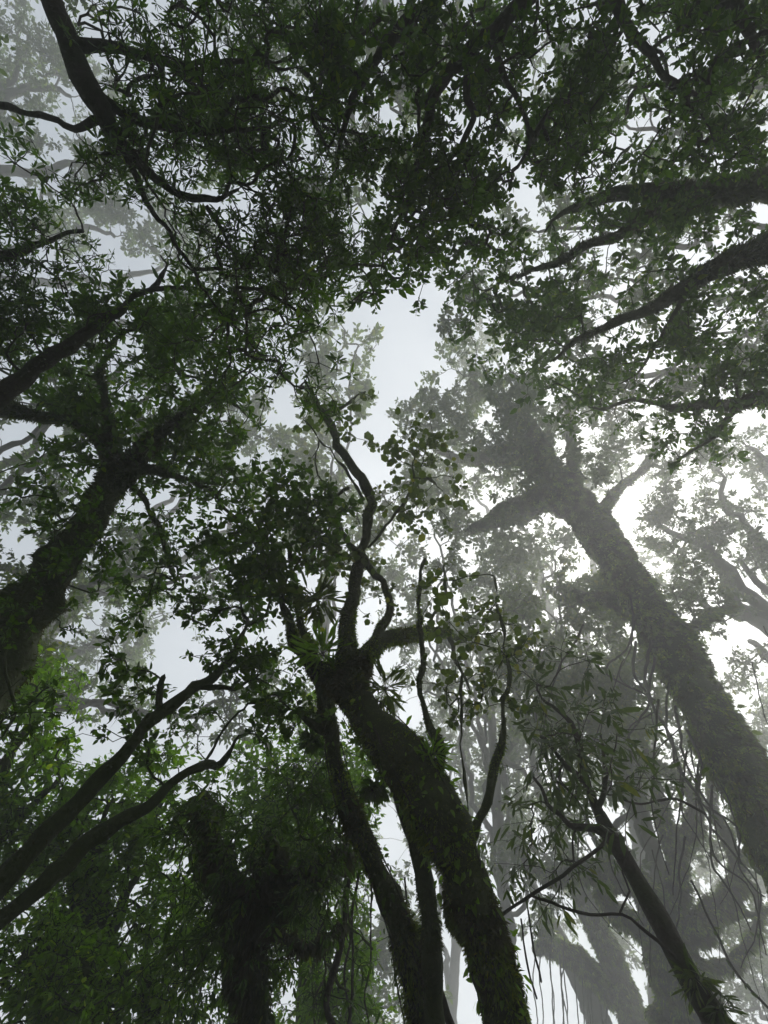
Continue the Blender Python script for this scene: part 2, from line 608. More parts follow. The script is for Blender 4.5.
# ---- A: the forked mossy tree in the middle
TA = tree('mossy_tree', 'forked tree with a thick leaning trunk furred in green moss and a twisting bare top', 
     [(512, 1040, 3.0, 76), (497, 975, 3.15, 74), (470, 895, 3.35, 74), (440, 820, 3.6, 82), (400, 757, 3.95, 80), (365, 715, 4.25, 62), (345, 683, 4.5, 54)],
     [[(352, 692, 4.4, 40), (326, 674, 4.55, 34), (306, 656, 4.7, 20), (293, 628, 4.85, 12), (287, 600, 5.0, 9), (288, 578, 5.1, 6)],
      [(352, 690, 4.4, 44), (347, 655, 4.6, 32), (349, 615, 4.9, 23), (357, 575, 5.2, 17), (367, 530, 5.5, 15), (371, 500, 5.8, 15), (362, 480, 6.0, 14), (347, 458, 6.2, 13), (334, 435, 6.4, 11), (325, 413, 6.6, 10), (313, 399, 6.8, 7), (310, 385, 7.0, 5)],
      [(325, 414, 6.6, 9), (334, 408, 6.7, 7), (352, 401, 6.9, 5), (366, 392, 7.1, 3)],
      [(348, 690, 4.45, 40), (368, 655, 4.7, 30), (392, 638, 5.0, 24), (418, 633, 5.5, 20), (440, 634, 6.0, 13), (462, 640, 6.5, 8), (480, 628, 7, 5), (492, 606, 7.4, 3)],
      [(425, 633, 5.6, 9), (436, 615, 5.9, 6), (446, 590, 6.2, 4), (442, 565, 6.5, 2.5)], [(448, 634, 6.1, 8), (458, 660, 6.3, 5), (470, 690, 6.4, 3)],
      [(350, 678, 4.5, 26), (376, 640, 4.75, 15), (389, 612, 4.95, 10), (382, 585, 5.1, 9), (365, 560, 5.2, 9), (346, 536, 5.35, 9), (333, 515, 5.5, 9), (332, 502, 5.55, 7), (340, 493, 5.6, 6), (350, 489, 5.6, 5)],
      [(368, 548, 5.4, 5), (388, 527, 5.5, 5), (405, 500, 5.7, 5), (413, 480, 5.9, 4), (411, 464, 6.0, 3)],
      [(414, 478, 5.9, 3.5), (430, 484, 6.2, 3), (445, 490, 6.5, 2)],
      [(425, 795, 3.75, 18), (441, 765, 3.85, 16), (436, 735, 4.0, 14), (424, 690, 4.3, 11), (420, 640, 4.6, 8), (419, 600, 4.9, 6), (422, 560, 5.2, 4)],
      [(456, 868, 3.45, 20), (473, 834, 3.58, 18), (486, 800, 3.7, 15), (497, 755, 3.9, 11), (505, 705, 4.2, 8), (507, 660, 4.5, 6), (500, 620, 4.8, 5), (494, 575, 5.1, 3)],
      [(452, 848, 3.5, 6), (467, 822, 3.6, 5), (465, 780, 3.8, 5), (462, 720, 4.1, 4), (457, 660, 4.4, 3)],
      [(364, 500, 5.8, 5), (345, 470, 6.0, 4), (325, 445, 6.2, 3), (305, 420, 6.4, 2)]],
     [(395, 452, 38, 22, 6.0, .35, 1.5), (432, 478, 24, 26, 6.0, .3, 1.1), (300, 470, 40, 40, 6.5, .5, 0.5), (345, 420, 40, 40, 6.9, .4, 0.7),
      (320, 590, 34, 50, 5.0, .3, 0.7), (365, 600, 40, 60, 5.2, .3, 0.36), (470, 585, 50, 55, 5.2, .4, 0.6), (455, 690, 45, 40, 4.6, .4, 0.6), (500, 650, 26, 70, 4.6, .3, 0.6), (395, 520, 45, 40, 6, .4, 0.44)],
     ('round', 'olive', 7, .8, 14, 'spray'), bark='mossbark', moss=(7500, .045, .45, 'moss'), top=False, seed=1, leafkeep=.42, wmul=.58, trunk_amp=.22, tip_r=.003)

# ---- B: the two slimmer mossy stems to its left
TB = tree('mossy_tree', 'slim mossy tree close to the left of the thick forked trunk, dark foliage high above', 
     [(432, 1045, 3.3, 56), (412, 965, 3.5, 52), (388, 895, 3.75, 44), (365, 845, 3.95, 36), (344, 795, 4.2, 30), (331, 735, 4.5, 24), (322, 690, 4.8, 20)],
     [[(322, 692, 4.8, 19), (312, 660, 5.0, 14), (300, 625, 5.2, 11), (292, 585, 5.3, 8), (290, 545, 5.4, 6)],
      [(290, 600, 5.25, 7), (275, 560, 5.3, 5), (262, 520, 5.4, 4)],
      [(331, 735, 4.5, 12), (310, 722, 4.5, 9), (285, 705, 4.5, 5)]],
     [(292, 520, 34, 46, 5.3, .3, 1.7), (262, 548, 40, 54, 5.3, .4, 1.2), (280, 490, 26, 20, 5.4, .3, .7), (310, 720, 40, 24, 4.5, .3, .6)],
     ('ovate', 'dark', 8, .55, 18, 'spray'), bark='mossbark', moss=(5000, .055, .5, 'moss'), seed=2, wmul=.56)
TB2 = tree('mossy_tree', 'thin dark crooked stem squeezed between the slim mossy tree and the thick trunk',
     [(436, 1045, 3.15, 26), (432, 960, 3.35, 28), (425, 885, 3.6, 26), (412, 830, 3.85, 24), (398, 790, 4.1, 22), (384, 760, 4.4, 18)],
     [[(384, 762, 4.4, 17), (372, 735, 4.6, 13), (366, 705, 4.8, 10)]],
     [(372, 720, 20, 22, 4.7, .2, .5)],
     ('ovate', 'dark', 8, .5, 12, 'spray'), bark='mossbark', moss=(3000, .03, .5, 'darkmoss'), seed=3, wmul=.75)

# ---- C: big shaggy tree at the right
TC = tree('shaggy_tree', 'massive shaggy tree leaning in from the right, its trunk wrapped in hanging moss',
     [(800, 880, 5.6, 96), (762, 810, 6.3, 90), (715, 725, 7.2, 84), (668, 642, 8.3, 72), (628, 580, 9.3, 62), (596, 530, 10.2, 58), (575, 503, 10.7, 54)],
     [[(585, 512, 10.5, 48), (552, 497, 10.9, 44), (520, 506, 11.2, 36), (495, 520, 11.5, 26), (470, 530, 11.8, 14)],
      [(580, 508, 10.6, 44), (556, 478, 11.0, 40), (530, 458, 11.4, 34), (500, 455, 11.8, 26), (470, 458, 12.2, 18), (440, 452, 12.6, 9)],
      [(556, 478, 11.0, 30), (535, 440, 11.5, 26), (515, 415, 12.0, 20), (490, 395, 12.5, 14), (470, 380, 13, 7)],
      [(578, 505, 10.7, 26), (574, 470, 11.0, 18), (571, 430, 11.5, 13), (566, 395, 12, 8)],
      [(596, 528, 10.2, 20), (610, 500, 10.6, 14), (640, 470, 11, 9), (660, 440, 11.4, 6)],
      [(668, 642, 8.3, 16), (700, 620, 8.7, 12), (735, 600, 9.2, 8)],
      [(628, 605, 9.2, 34), (604, 600, 9.3, 26), (585, 598, 9.4, 18), (572, 590, 9.5, 10)]],
     [(470, 385, 60, 36, 12.6, 1, 1.01), (440, 440, 45, 45, 12.4, 1, 0.945), (500, 440, 60, 50, 11.8, 1, 0.878), (550, 400, 55, 42, 11.9, 1, 1.01), (600, 430, 40, 40, 11.3, 0.91, 0.81),
      (490, 530, 55, 28, 11.5, 0.78, 1.08), (540, 470, 40, 40, 11.2, 0.65, 0.81), (640, 455, 40, 24, 11.0, 0.65, 0.81), (430, 400, 34, 24, 12.8, 0.65, 0.945), (700, 590, 40, 30, 8.8, 0.65, 0.81)],
     ('ovate', 'grey', 4.5, .5, 28, 'spray'), bark='mossbark', moss=(1500, .17, 1.2, 'moss'), seed=4, wmul=.56, dmap=(-4.0, 2.2), detail=2.6, tip_r=.008, base=(8.6, 9.0), trunk_amp=.22)

# ---- D: foggy many armed tree, lower right
TD = tree('gnarled_tree', 'grey gnarled tree far back in the mist with arms curling up like a candelabra',
     [(700, 1060, 9.4, 130), (686, 1000, 9.8, 112), (672, 950, 10.2, 88), (663, 915, 10.5, 66)],
     [[(664, 925, 10.4, 44), (673, 895, 10.7, 38), (677, 868, 10.9, 34), (671, 838, 11.1, 30), (664, 815, 11.3, 24), (655, 780, 11.7, 14), (640, 740, 12.2, 9)],
      [(676, 850, 11.0, 24), (693, 822, 11.2, 22), (697, 805, 11.3, 20), (688, 788, 11.5, 18), (670, 772, 11.8, 16), (646, 762, 12.2, 13), (610, 750, 12.8, 9)],
      [(676, 945, 10.2, 44), (698, 925, 10.2, 36), (722, 906, 10.3, 32), (735, 885, 10.5, 28), (735, 860, 10.7, 24), (724, 832, 11, 20), (712, 805, 11.3, 14), (712, 770, 11.7, 9)],
      [(730, 900, 10.3, 10), (750, 912, 10.3, 8), (790, 905, 10.3, 6)],
      [(660, 915, 10.5, 44), (640, 885, 10.8, 40), (612, 873, 11.1, 36), (585, 870, 11.5, 32), (560, 878, 12, 26), (530, 862, 12.4, 16), (505, 830, 13, 9)],
      [(668, 940, 10.3, 34), (640, 928, 10.6, 28), (615, 908, 11, 24), (600, 880, 11.3, 20), (602, 850, 11.6, 15), (616, 825, 12, 10), (640, 815, 12.3, 6)],
      [(690, 965, 10.1, 26), (720, 968, 10.1, 20), (745, 950, 10.3, 16), (756, 920, 10.6, 12), (750, 888, 11, 8), (735, 870, 11.3, 4)],
      [(735, 862, 10.7, 14), (752, 840, 10.9, 10), (765, 800, 11.2, 8)]],
     [(600, 760, 60, 40, 12.5, .8, .7), (690, 760, 50, 40, 11.8, .7, .6), (520, 850, 40, 40, 12.6, .6, .35), (760, 800, 30, 60, 11.3, .6, .5), (650, 870, 50, 40, 11.5, .8, .12)],
     ('ovate', 'grey', 5, .5, 24, 'spray'), bark='greybark', moss=(700, .2, .8, 'moss'), seed=5, wmul=.5, trunk_amp=.28, dmap=(0, 1.55), detail=2.2, tip_r=.007)
TD2 = tree('gnarled_tree', 'pale leaning trunk in the mist behind the thick forked tree, roots trailing from its bough',
     [(648, 1050, 12.5, 48), (622, 985, 12.8, 42), (596, 925, 13.2, 38), (578, 885, 13.6, 32), (560, 840, 14.2, 24)],
     [[(615, 1000, 12.6, 30), (590, 972, 12.8, 30), (568, 952, 13, 28), (548, 946, 13.2, 24), (535, 950, 13.4, 14)],
      [(560, 842, 14.2, 20), (540, 790, 15, 14), (530, 740, 16, 8)],
      [(552, 950, 13.2, 22), (548, 925, 13.4, 20), (540, 905, 13.6, 12)]],
     [(545, 770, 60, 60, 15, 1, .6), (540, 925, 22, 20, 13.4, .4, .8)],
     ('ovate', 'grey', 4.5, .5, 24, 'spray'), bark='greybark', moss=(600, .18, .8, 'moss'), seed=6, wmul=.55, detail=2.6, dmap=(0, 1.7), tip_r=.008)
TD3 = tree('gnarled_tree', 'faint forked trunk lost in the brightest mist, right of the leaning pale trunk',
     [(612, 1050, 15, 26), (590, 1000, 15.4, 22), (572, 965, 15.8, 18), (555, 930, 16.5, 13), (530, 880, 17.5, 8)], [],
     [(500, 800, 60, 70, 19, 1.5, .5), (560, 700, 60, 60, 20, 1.5, .6)],
     ('ovate', 'grey', 4.2, .5, 24, 'spray'), bark='greybark', seed=7, detail=3, dmap=(0, 1.5), tip_r=.009)

# ---- S: slender leaning tree in front of the mist
TS = tree('slender_tree', 'slender bare stemmed tree leaning left before the misty gnarled one, drooping long leaves',
     [(735, 1060, 2.9, 30), (712, 1015, 3.05, 26), (690, 980, 3.2, 23), (665, 930, 3.4, 20), (638, 882, 3.65, 17), (615, 842, 3.9, 14), (600, 815, 4.1, 11)],
     [[(612, 838, 3.9, 10), (595, 828, 4.0, 8), (572, 822, 4.1, 6), (548, 800, 4.3, 4), (530, 770, 4.5, 2.5)],
      [(600, 815, 4.1, 10), (590, 790, 4.25, 8), (582, 755, 4.5, 6), (570, 720, 4.7, 5), (545, 695, 4.9, 3)],
      [(598, 808, 4.1, 6), (610, 775, 4.3, 5), (600, 735, 4.6, 3)],
      [(588, 785, 4.3, 6), (560, 760, 4.4, 4), (540, 735, 4.6, 3)]],
     [(565, 760, 50, 60, 4.5, .4, .85), (600, 790, 40, 40, 4.3, .3, .7), (530, 850, 30, 50, 4.2, .3, .5), (555, 700, 50, 40, 4.9, .3, .6), (625, 770, 26, 30, 4.3, .3, .4), (555, 830, 30, 26, 4.1, .3, .7)],
     ('lance', 'grey', 14, .27, 16, 'droop'), bark='bark', seed=8, tip_r=.003)

# ---- Q: boughs reaching in from the right
TQ = tree('bough_tree', 'heavy dark tree beyond the right edge sending long mossy boughs in under the canopy',
     [(1010, 520, 4.8, 120), (1000, 400, 5.2, 100), (990, 300, 5.6, 84), (980, 200, 6.0, 60), (975, 120, 6.5, 30)],
     [[(985, 240, 5.8, 50), (900, 205, 5.8, 46), (810, 188, 5.9, 42), (735, 190, 6.0, 36), (690, 196, 6.1, 30), (640, 195, 6.3, 22), (600, 197, 6.5, 15), (565, 213, 6.7, 8), (545, 235, 6.9, 4)],
      [(985, 290, 5.6, 48), (880, 262, 5.6, 42), (790, 250, 5.8, 36), (735, 260, 6.0, 30), (690, 285, 6.2, 25), (650, 308, 6.4, 20), (615, 325, 6.6, 13), (580, 340, 6.8, 8), (555, 360, 7.0, 4)],
      [(690, 196, 6.1, 18), (640, 222, 6.3, 18), (600, 245, 6.5, 15), (560, 262, 6.8, 11), (520, 275, 7, 6), (495, 290, 7.2, 3)],
      [(990, 360, 5.6, 44), (880, 385, 5.9, 36), (800, 392, 6.2, 28), (740, 402, 6.5, 20), (690, 408, 6.8, 13), (640, 400, 7.1, 7), (600, 410, 7.4, 4)],
      [(690, 287, 6.2, 10), (665, 330, 6.4, 7), (645, 360, 6.7, 5), (620, 385, 7, 3)],
      [(740, 402, 6.5, 9), (715, 440, 6.8, 6), (680, 460, 7, 3)]],
     [(720, 215, 60, 26, 6.1, .4, 1.49), (640, 225, 60, 30, 6.4, .4, 1.15), (720, 320, 60, 40, 6.2, .4, 1.35), (640, 350, 70, 34, 6.7, .4, 1.15), (560, 300, 60, 40, 6.9, .4, 1.08),
      (730, 375, 50, 30, 6.4, .3, 1.49), (680, 430, 60, 30, 6.9, .4, 1.01), (560, 345, 40, 30, 7, .3, 0.81), (510, 270, 40, 20, 7.1, .3, 0.945), (475, 305, 30, 30, 7.3, .3, 0.743), (750, 270, 30, 40, 6, .3, 1.22), (620, 275, 60, 20, 6.6, .3, 0.81), (530, 320, 50, 50, 8.2, .6, 1.08), (470, 325, 26, 26, 8.2, .5, 0.675), (530, 360, 40, 20, 8.8, .6, 0.608), (600, 392, 50, 26, 8.2, .5, 0.81), (560, 240, 40, 24, 7.6, .4, 0.81), (600, 130, 60, 30, 7, .5, 0.81)],
     ('ovate', 'dark', 6.5, .47, 22, 'spray'), bark='mossbark', moss=(2600, .08, .7, 'darkmoss'), seed=9, wmul=.6, tip_r=.004, base=(6.3, .6), detail=1.2, noise_gap=.6)

# ---- J: canopy overhead
TJ = tree('canopy_tree', 'dark leafy tree overhead whose crooked boughs hang down from above the open gap',
     [(640, -330, 3.4, 80), (610, -220, 3.7, 60), (580, -120, 4.0, 44), (555, -40, 4.3, 30)],
     [[(565, -60, 4.2, 26), (535, -10, 4.3, 22), (508, 18, 4.35, 18), (470, 52, 4.45, 16), (445, 75, 4.5, 14), (428, 105, 4.6, 12), (424, 145, 4.7, 10), (414, 185, 4.85, 8), (402, 215, 5.0, 5), (392, 240, 5.1, 3)],
      [(505, 22, 4.35, 12), (498, 50, 4.4, 9), (505, 85, 4.5, 7), (522, 120, 4.6, 6), (530, 148, 4.7, 5), (520, 170, 4.8, 3)],
      [(470, 52, 4.45, 11), (466, 90, 4.5, 9), (472, 120, 4.6, 7), (464, 160, 4.7, 5), (470, 200, 4.8, 3)],
      [(570, -70, 4.2, 24), (600, -10, 4.3, 16), (640, 40, 4.5, 10), (680, 90, 4.7, 6), (700, 130, 4.9, 3)],
      [(560, -50, 4.2, 22), (470, -20, 4.2, 18), (410, 20, 4.3, 14), (370, 70, 4.4, 10), (345, 120, 4.5, 6), (335, 170, 4.6, 3)],
      [(610, -200, 3.8, 30), (680, -90, 4.0, 22), (730, -10, 4.2, 14), (760, 60, 4.4, 8)]],
     [(430, 60, 70, 60, 4.6, 1, 1.65), (540, 60, 70, 60, 4.6, 1, 1.87), (640, 60, 70, 60, 4.6, 1, 1.54), (730, 50, 60, 70, 4.5, 1, 1.87), (350, 60, 60, 60, 4.6, 1, 1.43), (450, 170, 46, 60, 4.8, 0.8, 1.43), (390, 190, 50, 60, 4.9, 0.8, 1.43),
      (590, 145, 70, 40, 4.8, 0.8, 1.04), (690, 140, 60, 40, 4.8, 0.8, 0.99), (480, 235, 36, 24, 4.9, 0.6, 0.88), (370, 270, 40, 40, 5.0, 0.8, 1.21), (560, 170, 30, 24, 4.9, 0.6, 0.66), (520, 130, 36, 40, 5.2, .6, 1.1), (480, 180, 36, 40, 5.2, .5, 1.2), (505, 245, 30, 16, 5.4, .4, 1.0), (450, 250, 40, 30, 5.2, .4, 1.3), (590, 170, 40, 22, 5.4, .5, 1.0), (740, 140, 40, 34, 4.7, 0.6, 1.21)],
     ('ovate', 'dark', 6.6, .48, 24, 'spray'), seed=10, wmul=.8, tip_r=.0042, noise_gap=.7)

# ---- K: top left tree
TK = tree('canopy_tree', 'black barked tree coming in from the top left corner with whorls of narrow leaves',
     [(-60, -330, 3.2, 90), (-20, -220, 3.4, 70), (15, -110, 3.6, 50), (40, -40, 3.8, 36)],
     [[(38, -45, 3.8, 34), (58, 15, 3.9, 30), (78, 62, 4.0, 32), (95, 105, 4.1, 32), (112, 140, 4.2, 22), (135, 160, 4.3, 14), (160, 178, 4.4, 10), (185, 198, 4.5, 9), (205, 206, 4.55, 8), (222, 203, 4.6, 7), (238, 195, 4.7, 4)],
      [(98, 105, 4.1, 22), (118, 140, 4.2, 14), (140, 185, 4.35, 9), (152, 212, 4.4, 7), (170, 235, 4.5, 6), (190, 262, 4.6, 5), (212, 300, 4.7, 3), (228, 322, 4.8, 2)],
      [(88, 88, 4.05, 16), (130, 118, 4.2, 14), (175, 130, 4.3, 11), (220, 130, 4.4, 8), (275, 126, 4.6, 4), (300, 120, 4.7, 2)],
      [(95, 120, 4.1, 12), (80, 126, 4.15, 10), (48, 120, 4.2, 9), (15, 110, 4.3, 9), (-30, 105, 4.4, 8)],
      [(206, 206, 4.55, 6), (225, 240, 4.7, 5), (250, 270, 4.8, 3), (268, 300, 4.9, 2)],
      [(70, 45, 3.95, 18), (120, 50, 4.1, 12), (180, 70, 4.3, 9), (240, 60, 4.5, 6), (300, 70, 4.7, 3)]],
     [(160, 40, 60, 50, 4.4, 1, 1.43), (240, 60, 60, 60, 4.6, 1, 1.65), (150, 120, 60, 50, 4.5, 0.8, 1.65), (230, 150, 60, 50, 4.7, 0.8, 1.76), (300, 130, 50, 60, 4.8, 0.8, 1.65), (290, 220, 50, 50, 4.9, 0.8, 1.87), (210, 250, 44, 40, 4.7, 0.8, 1.21),
      (270, 290, 50, 50, 4.9, 0.8, 1.76), (240, 350, 46, 50, 5.0, 0.8, 1.76), (120, 175, 44, 30, 4.4, 0.6, 1.21), (300, 30, 40, 40, 4.7, 0.8, 1.32), (110, 20, 30, 30, 4.2, 0.6, 0.88), (330, 270, 36, 46, 5.0, 0.6, 1.21), (285, 385, 34, 24, 5.0, 0.4, 1.32)],
     ('lance', 'dark', 8.2, .29, 26, 'rosette'), seed=11, wmul=.62, tip_r=.0042, noise_gap=.7)

# ---- G: big trunk at the left edge
TG = tree('shaggy_tree', 'broad dark mossy trunk slanting in from the left edge into a dense leafy roof',
     [(-80, 800, 3.6, 150), (-30, 710, 4.0, 130), (10, 640, 4.4, 112), (48, 580, 4.8, 92), (82, 530, 5.2, 72), (110, 490, 5.6, 54)],
     [[(105, 498, 5.5, 40), (112, 462, 5.7, 26), (95, 436, 5.9, 22), (60, 420, 6, 22), (25, 412, 6, 22), (-30, 405, 6, 20)],
      [(112, 485, 5.6, 34), (140, 470, 5.7, 20), (175, 475, 5.8, 12), (205, 490, 5.9, 8), (240, 522, 6, 5), (262, 540, 6, 3)],
      [(110, 490, 5.6, 34), (150, 440, 5.8, 22), (190, 410, 6, 14), (225, 400, 6.2, 8), (250, 420, 6.3, 4)],
      [(125, 475, 5.65, 16), (150, 510, 5.7, 9), (165, 550, 5.7, 6), (175, 590, 5.7, 3)],
      [(112, 465, 5.7, 22), (110, 420, 5.9, 16), (100, 380, 6.1, 12), (115, 340, 6.3, 7), (150, 315, 6.4, 4)]],
     [(100, 400, 70, 50, 6.0, 0.8, 1.26), (180, 420, 60, 60, 6.0, 0.8, 1.58), (60, 350, 60, 50, 6.1, 0.8, 1.16), (200, 350, 54, 50, 6.2, 0.8, 1.47), (130, 330, 60, 46, 6.3, 0.8, 1.26), (170, 510, 66, 50, 5.8, 0.8, 1.37), (220, 460, 40, 40, 6, 0.6, 1.37),
      (130, 570, 46, 40, 5.6, 0.8, 1.05), (40, 470, 50, 30, 5.9, 0.6, 0.84), (20, 510, 40, 40, 5.8, 0.8, 0.63), (150, 600, 30, 30, 5.6, 0.6, 0.945), (195, 560, 26, 34, 5.7, .4, .73), (30, 610, 46, 60, 3.9, .25, .55), (90, 520, 50, 40, 4.6, .25, .7), (20, 700, 40, 40, 3.6, .2, .5)],
     ('ovate', 'dark', 7, .43, 22, 'spray'), bark='mossbark', moss=(2600, .07, .6, 'darkmoss'), seed=12, wmul=.45, tip_r=.0035, base=(-4.6, 2.6), noise_gap=.6)

# ---- H: bough from the left
TH = tree('canopy_tree', 'leafy tree out past the left edge with a forked mossy bough under pale foliage',
     [(-260, 560, 4.0, 110), (-230, 470, 4.3, 90), (-200, 400, 4.6, 70), (-180, 330, 4.9, 40)],
     [[(-200, 400, 4.6, 50), (-90, 420, 4.7, 42), (-20, 405, 4.8, 34), (20, 378, 4.9, 28), (60, 352, 5.0, 20), (95, 325, 5.2, 14), (130, 302, 5.4, 11), (155, 290, 5.5, 9), (187, 284, 5.6, 6)],
      [(150, 292, 5.5, 8), (160, 280, 5.55, 6), (165, 265, 5.6, 4), (160, 252, 5.7, 2.5)],
      [(-190, 360, 4.8, 36), (-80, 300, 4.9, 26), (0, 260, 5.0, 16), (50, 240, 5.2, 8), (80, 230, 5.3, 4)]],
     [(20, 200, 40, 30, 5.1, .3, 1.1), (30, 260, 50, 40, 5.1, .3, 1.5), (20, 330, 40, 40, 5.1, .3, 1.2), (80, 290, 40, 30, 5.3, .3, .9), (100, 320, 40, 24, 5.3, .3, .9), (160, 310, 40, 26, 5.5, .3, 1.0), (20, 150, 30, 16, 5.0, .3, .6), (0, 290, 40, 60, 5, .3, 1)],
     ('lance', 'dark', 8.5, .3, 24, 'rosette'), bark='bark', moss=(1500, .04, .5, 'darkmoss'), seed=13, wmul=.6, base=(-6.0, .6), noise_gap=.6)

# ---- L: two leaning stems lower left
TL = tree('leaning_tree', 'leaning tree with two long parallel dark stems rising right from the lower left edge',
     [(-70, 960, 3.1, 44), (-10, 895, 3.3, 36)],
     [[(-14, 900, 3.3, 34), (40, 842, 3.55, 28), (90, 790, 3.8, 23), (128, 745, 4.0, 20), (160, 712, 4.2, 17), (190, 690, 4.4, 15), (215, 672, 4.6, 12), (235, 652, 4.8, 8), (250, 625, 5.0, 4)],
      [(-50, 955, 3.15, 30), (0, 920, 3.3, 28), (60, 872, 3.55, 25), (110, 832, 3.8, 20), (150, 802, 4.0, 15), (180, 776, 4.2, 12), (205, 765, 4.4, 12), (222, 764, 4.5, 8), (240, 735, 4.7, 4)],
      [(160, 714, 4.2, 10), (163, 700, 4.25, 11), (163, 686, 4.3, 10), (164, 678, 4.3, 9)],
      [(190, 690, 4.4, 8), (215, 684, 4.5, 7), (238, 688, 4.6, 4), (262, 670, 4.8, 2)],
      [(200, 767, 4.4, 6), (215, 745, 4.5, 4), (238, 715, 4.7, 3)]],
     [(210, 640, 60, 40, 4.9, .4, .75), (250, 600, 44, 44, 5.0, .4, .8), (190, 720, 50, 30, 4.5, .3, .55), (265, 670, 36, 44, 4.9, .3, .75), (130, 690, 34, 26, 4.4, .2, .7), (235, 720, 40, 24, 4.7, .3, .5), (240, 545, 26, 30, 5.1, .3, .6), (110, 730, 30, 20, 4.2, .2, .4)],
     ('ovate', 'dark', 7.5, .52, 18, 'spray'), bark='mossbark', moss=(2400, .018, .3, 'darkmoss'), seed=14, wmul=.62, top=False, base=(-4.4, 4.6))

# ---- M: dark moss laden tree lower left of centre
TM = tree('shaggy_tree', 'squat crooked tree smothered in black hanging moss with one bare arm curling right',
     [(262, 1050, 3.6, 84), (252, 980, 3.8, 78), (240, 925, 4.0, 66), (222, 875, 4.2, 60), (208, 830, 4.4, 48), (204, 795, 4.6, 30)],
     [[(240, 925, 4.0, 22), (262, 925, 4.0, 15), (285, 938, 4.0, 12), (310, 942, 4.05, 11), (330, 932, 4.1, 9), (345, 920, 4.15, 7), (360, 935, 4.15, 5), (372, 950, 4.2, 3)],
      [(250, 950, 3.9, 56), (262, 900, 4.1, 52), (272, 860, 4.3, 40), (272, 835, 4.4, 22)],
      [(258, 920, 4.0, 44), (295, 888, 4.15, 46), (330, 868, 4.3, 40), (350, 848, 4.45, 22)],
      [(316, 942, 4.05, 6), (330, 965, 4.05, 5), (345, 990, 4.1, 3)]],
     [(280, 810, 60, 30, 4.5, .3, .9), (215, 790, 30, 24, 4.6, .2, .7), (330, 830, 44, 40, 4.4, .3, .9), (300, 990, 60, 40, 4.0, .3, .5), (200, 960, 44, 60, 4.0, .3, .8), (330, 900, 44, 40, 4.2, .3, .7), (205, 830, 34, 44, 4.2, .15, .7), (280, 870, 50, 34, 4.1, .15, .6), (230, 900, 40, 50, 3.9, .15, .5)],
     ('lance', 'dark', 8, .34, 20, 'droop'), bark='mossbark', moss=(5200, .12, 1.2, 'darkmoss'), seed=15, wmul=.42, trunk_amp=.4, tip_r=.003)

# ---- green under-canopy trees, lower left
LEAFY = ('ovate', 'green', 6.2, .46, 28, 'spray')
TREES_L = [
 ('bushy bright green tree behind the two parallel leaning stems', (60, 1080, 6.0, 40), (100, 830, 6.8, 16), [(110, 800, 60, 40, 6.6, .5, 1.82), (60, 860, 60, 50, 6.3, .5, 1.95), (150, 860, 50, 50, 6.5, .5, 1.95), (170, 790, 40, 30, 6.8, .4, 1.43), (110, 930, 70, 50, 6.0, .5, 1.82)], 21, LEAFY),
 ('low green leafy tree filling the bottom left corner', (20, 1120, 4.6, 40), (40, 950, 5.0, 18), [(30, 960, 60, 50, 4.8, .4, 1.69), (40, 1010, 60, 40, 4.6, .4, 1.95), (120, 1000, 60, 50, 4.8, .4, 1.95), (180, 930, 40, 60, 5.2, .4, 1.56), (190, 1010, 50, 30, 4.8, .3, 1.82)], 22, ('ovate', 'green', 6.6, .42, 26, 'droop')),
 ('feathery yellow green tree growing up behind the squat moss hung one', (300, 1100, 6.8, 34), (300, 790, 7.8, 14), [(270, 770, 50, 40, 7.8, .5, 1.56), (320, 760, 40, 50, 7.8, .5, 1.43), (300, 830, 60, 40, 7.4, .5, 1.82), (240, 850, 50, 50, 7.2, .5, 1.56), (340, 900, 44, 60, 7, .5, 1.43), (260, 930, 50, 60, 6.9, .5, 1.56), (330, 990, 50, 50, 6.6, .4, 1.69)], 23, ('ovate', 'green', 5.6, .42, 26, 'spray')),
 ('yellow green leafy tree at the left edge under the broad slanting trunk', (-90, 1000, 5.2, 40), (-10, 760, 6.0, 18), [(20, 720, 50, 40, 6.2, .4, 1.3), (10, 790, 40, 40, 6.0, .4, 1.56), (60, 770, 50, 30, 6.3, .4, 1.04), (40, 690, 44, 30, 6.4, .3, 1.17), (20, 850, 40, 40, 5.8, .3, 1.56)], 24, LEAFY),
]
WOOD = []
for lab, b0, t0, bl, sd_, lf in TREES_L:
    mid = tuple(.5 * (a + b) for a, b in zip(b0, t0))
    tree('leafy_tree', lab, [b0, (mid[0] + 12, mid[1], mid[2], mid[3]), t0], [], bl, lf, bark='mossbark', seed=sd_, auto=True, tip_r=.0035, detail=1.3, group='leafy trees of the lower storey')

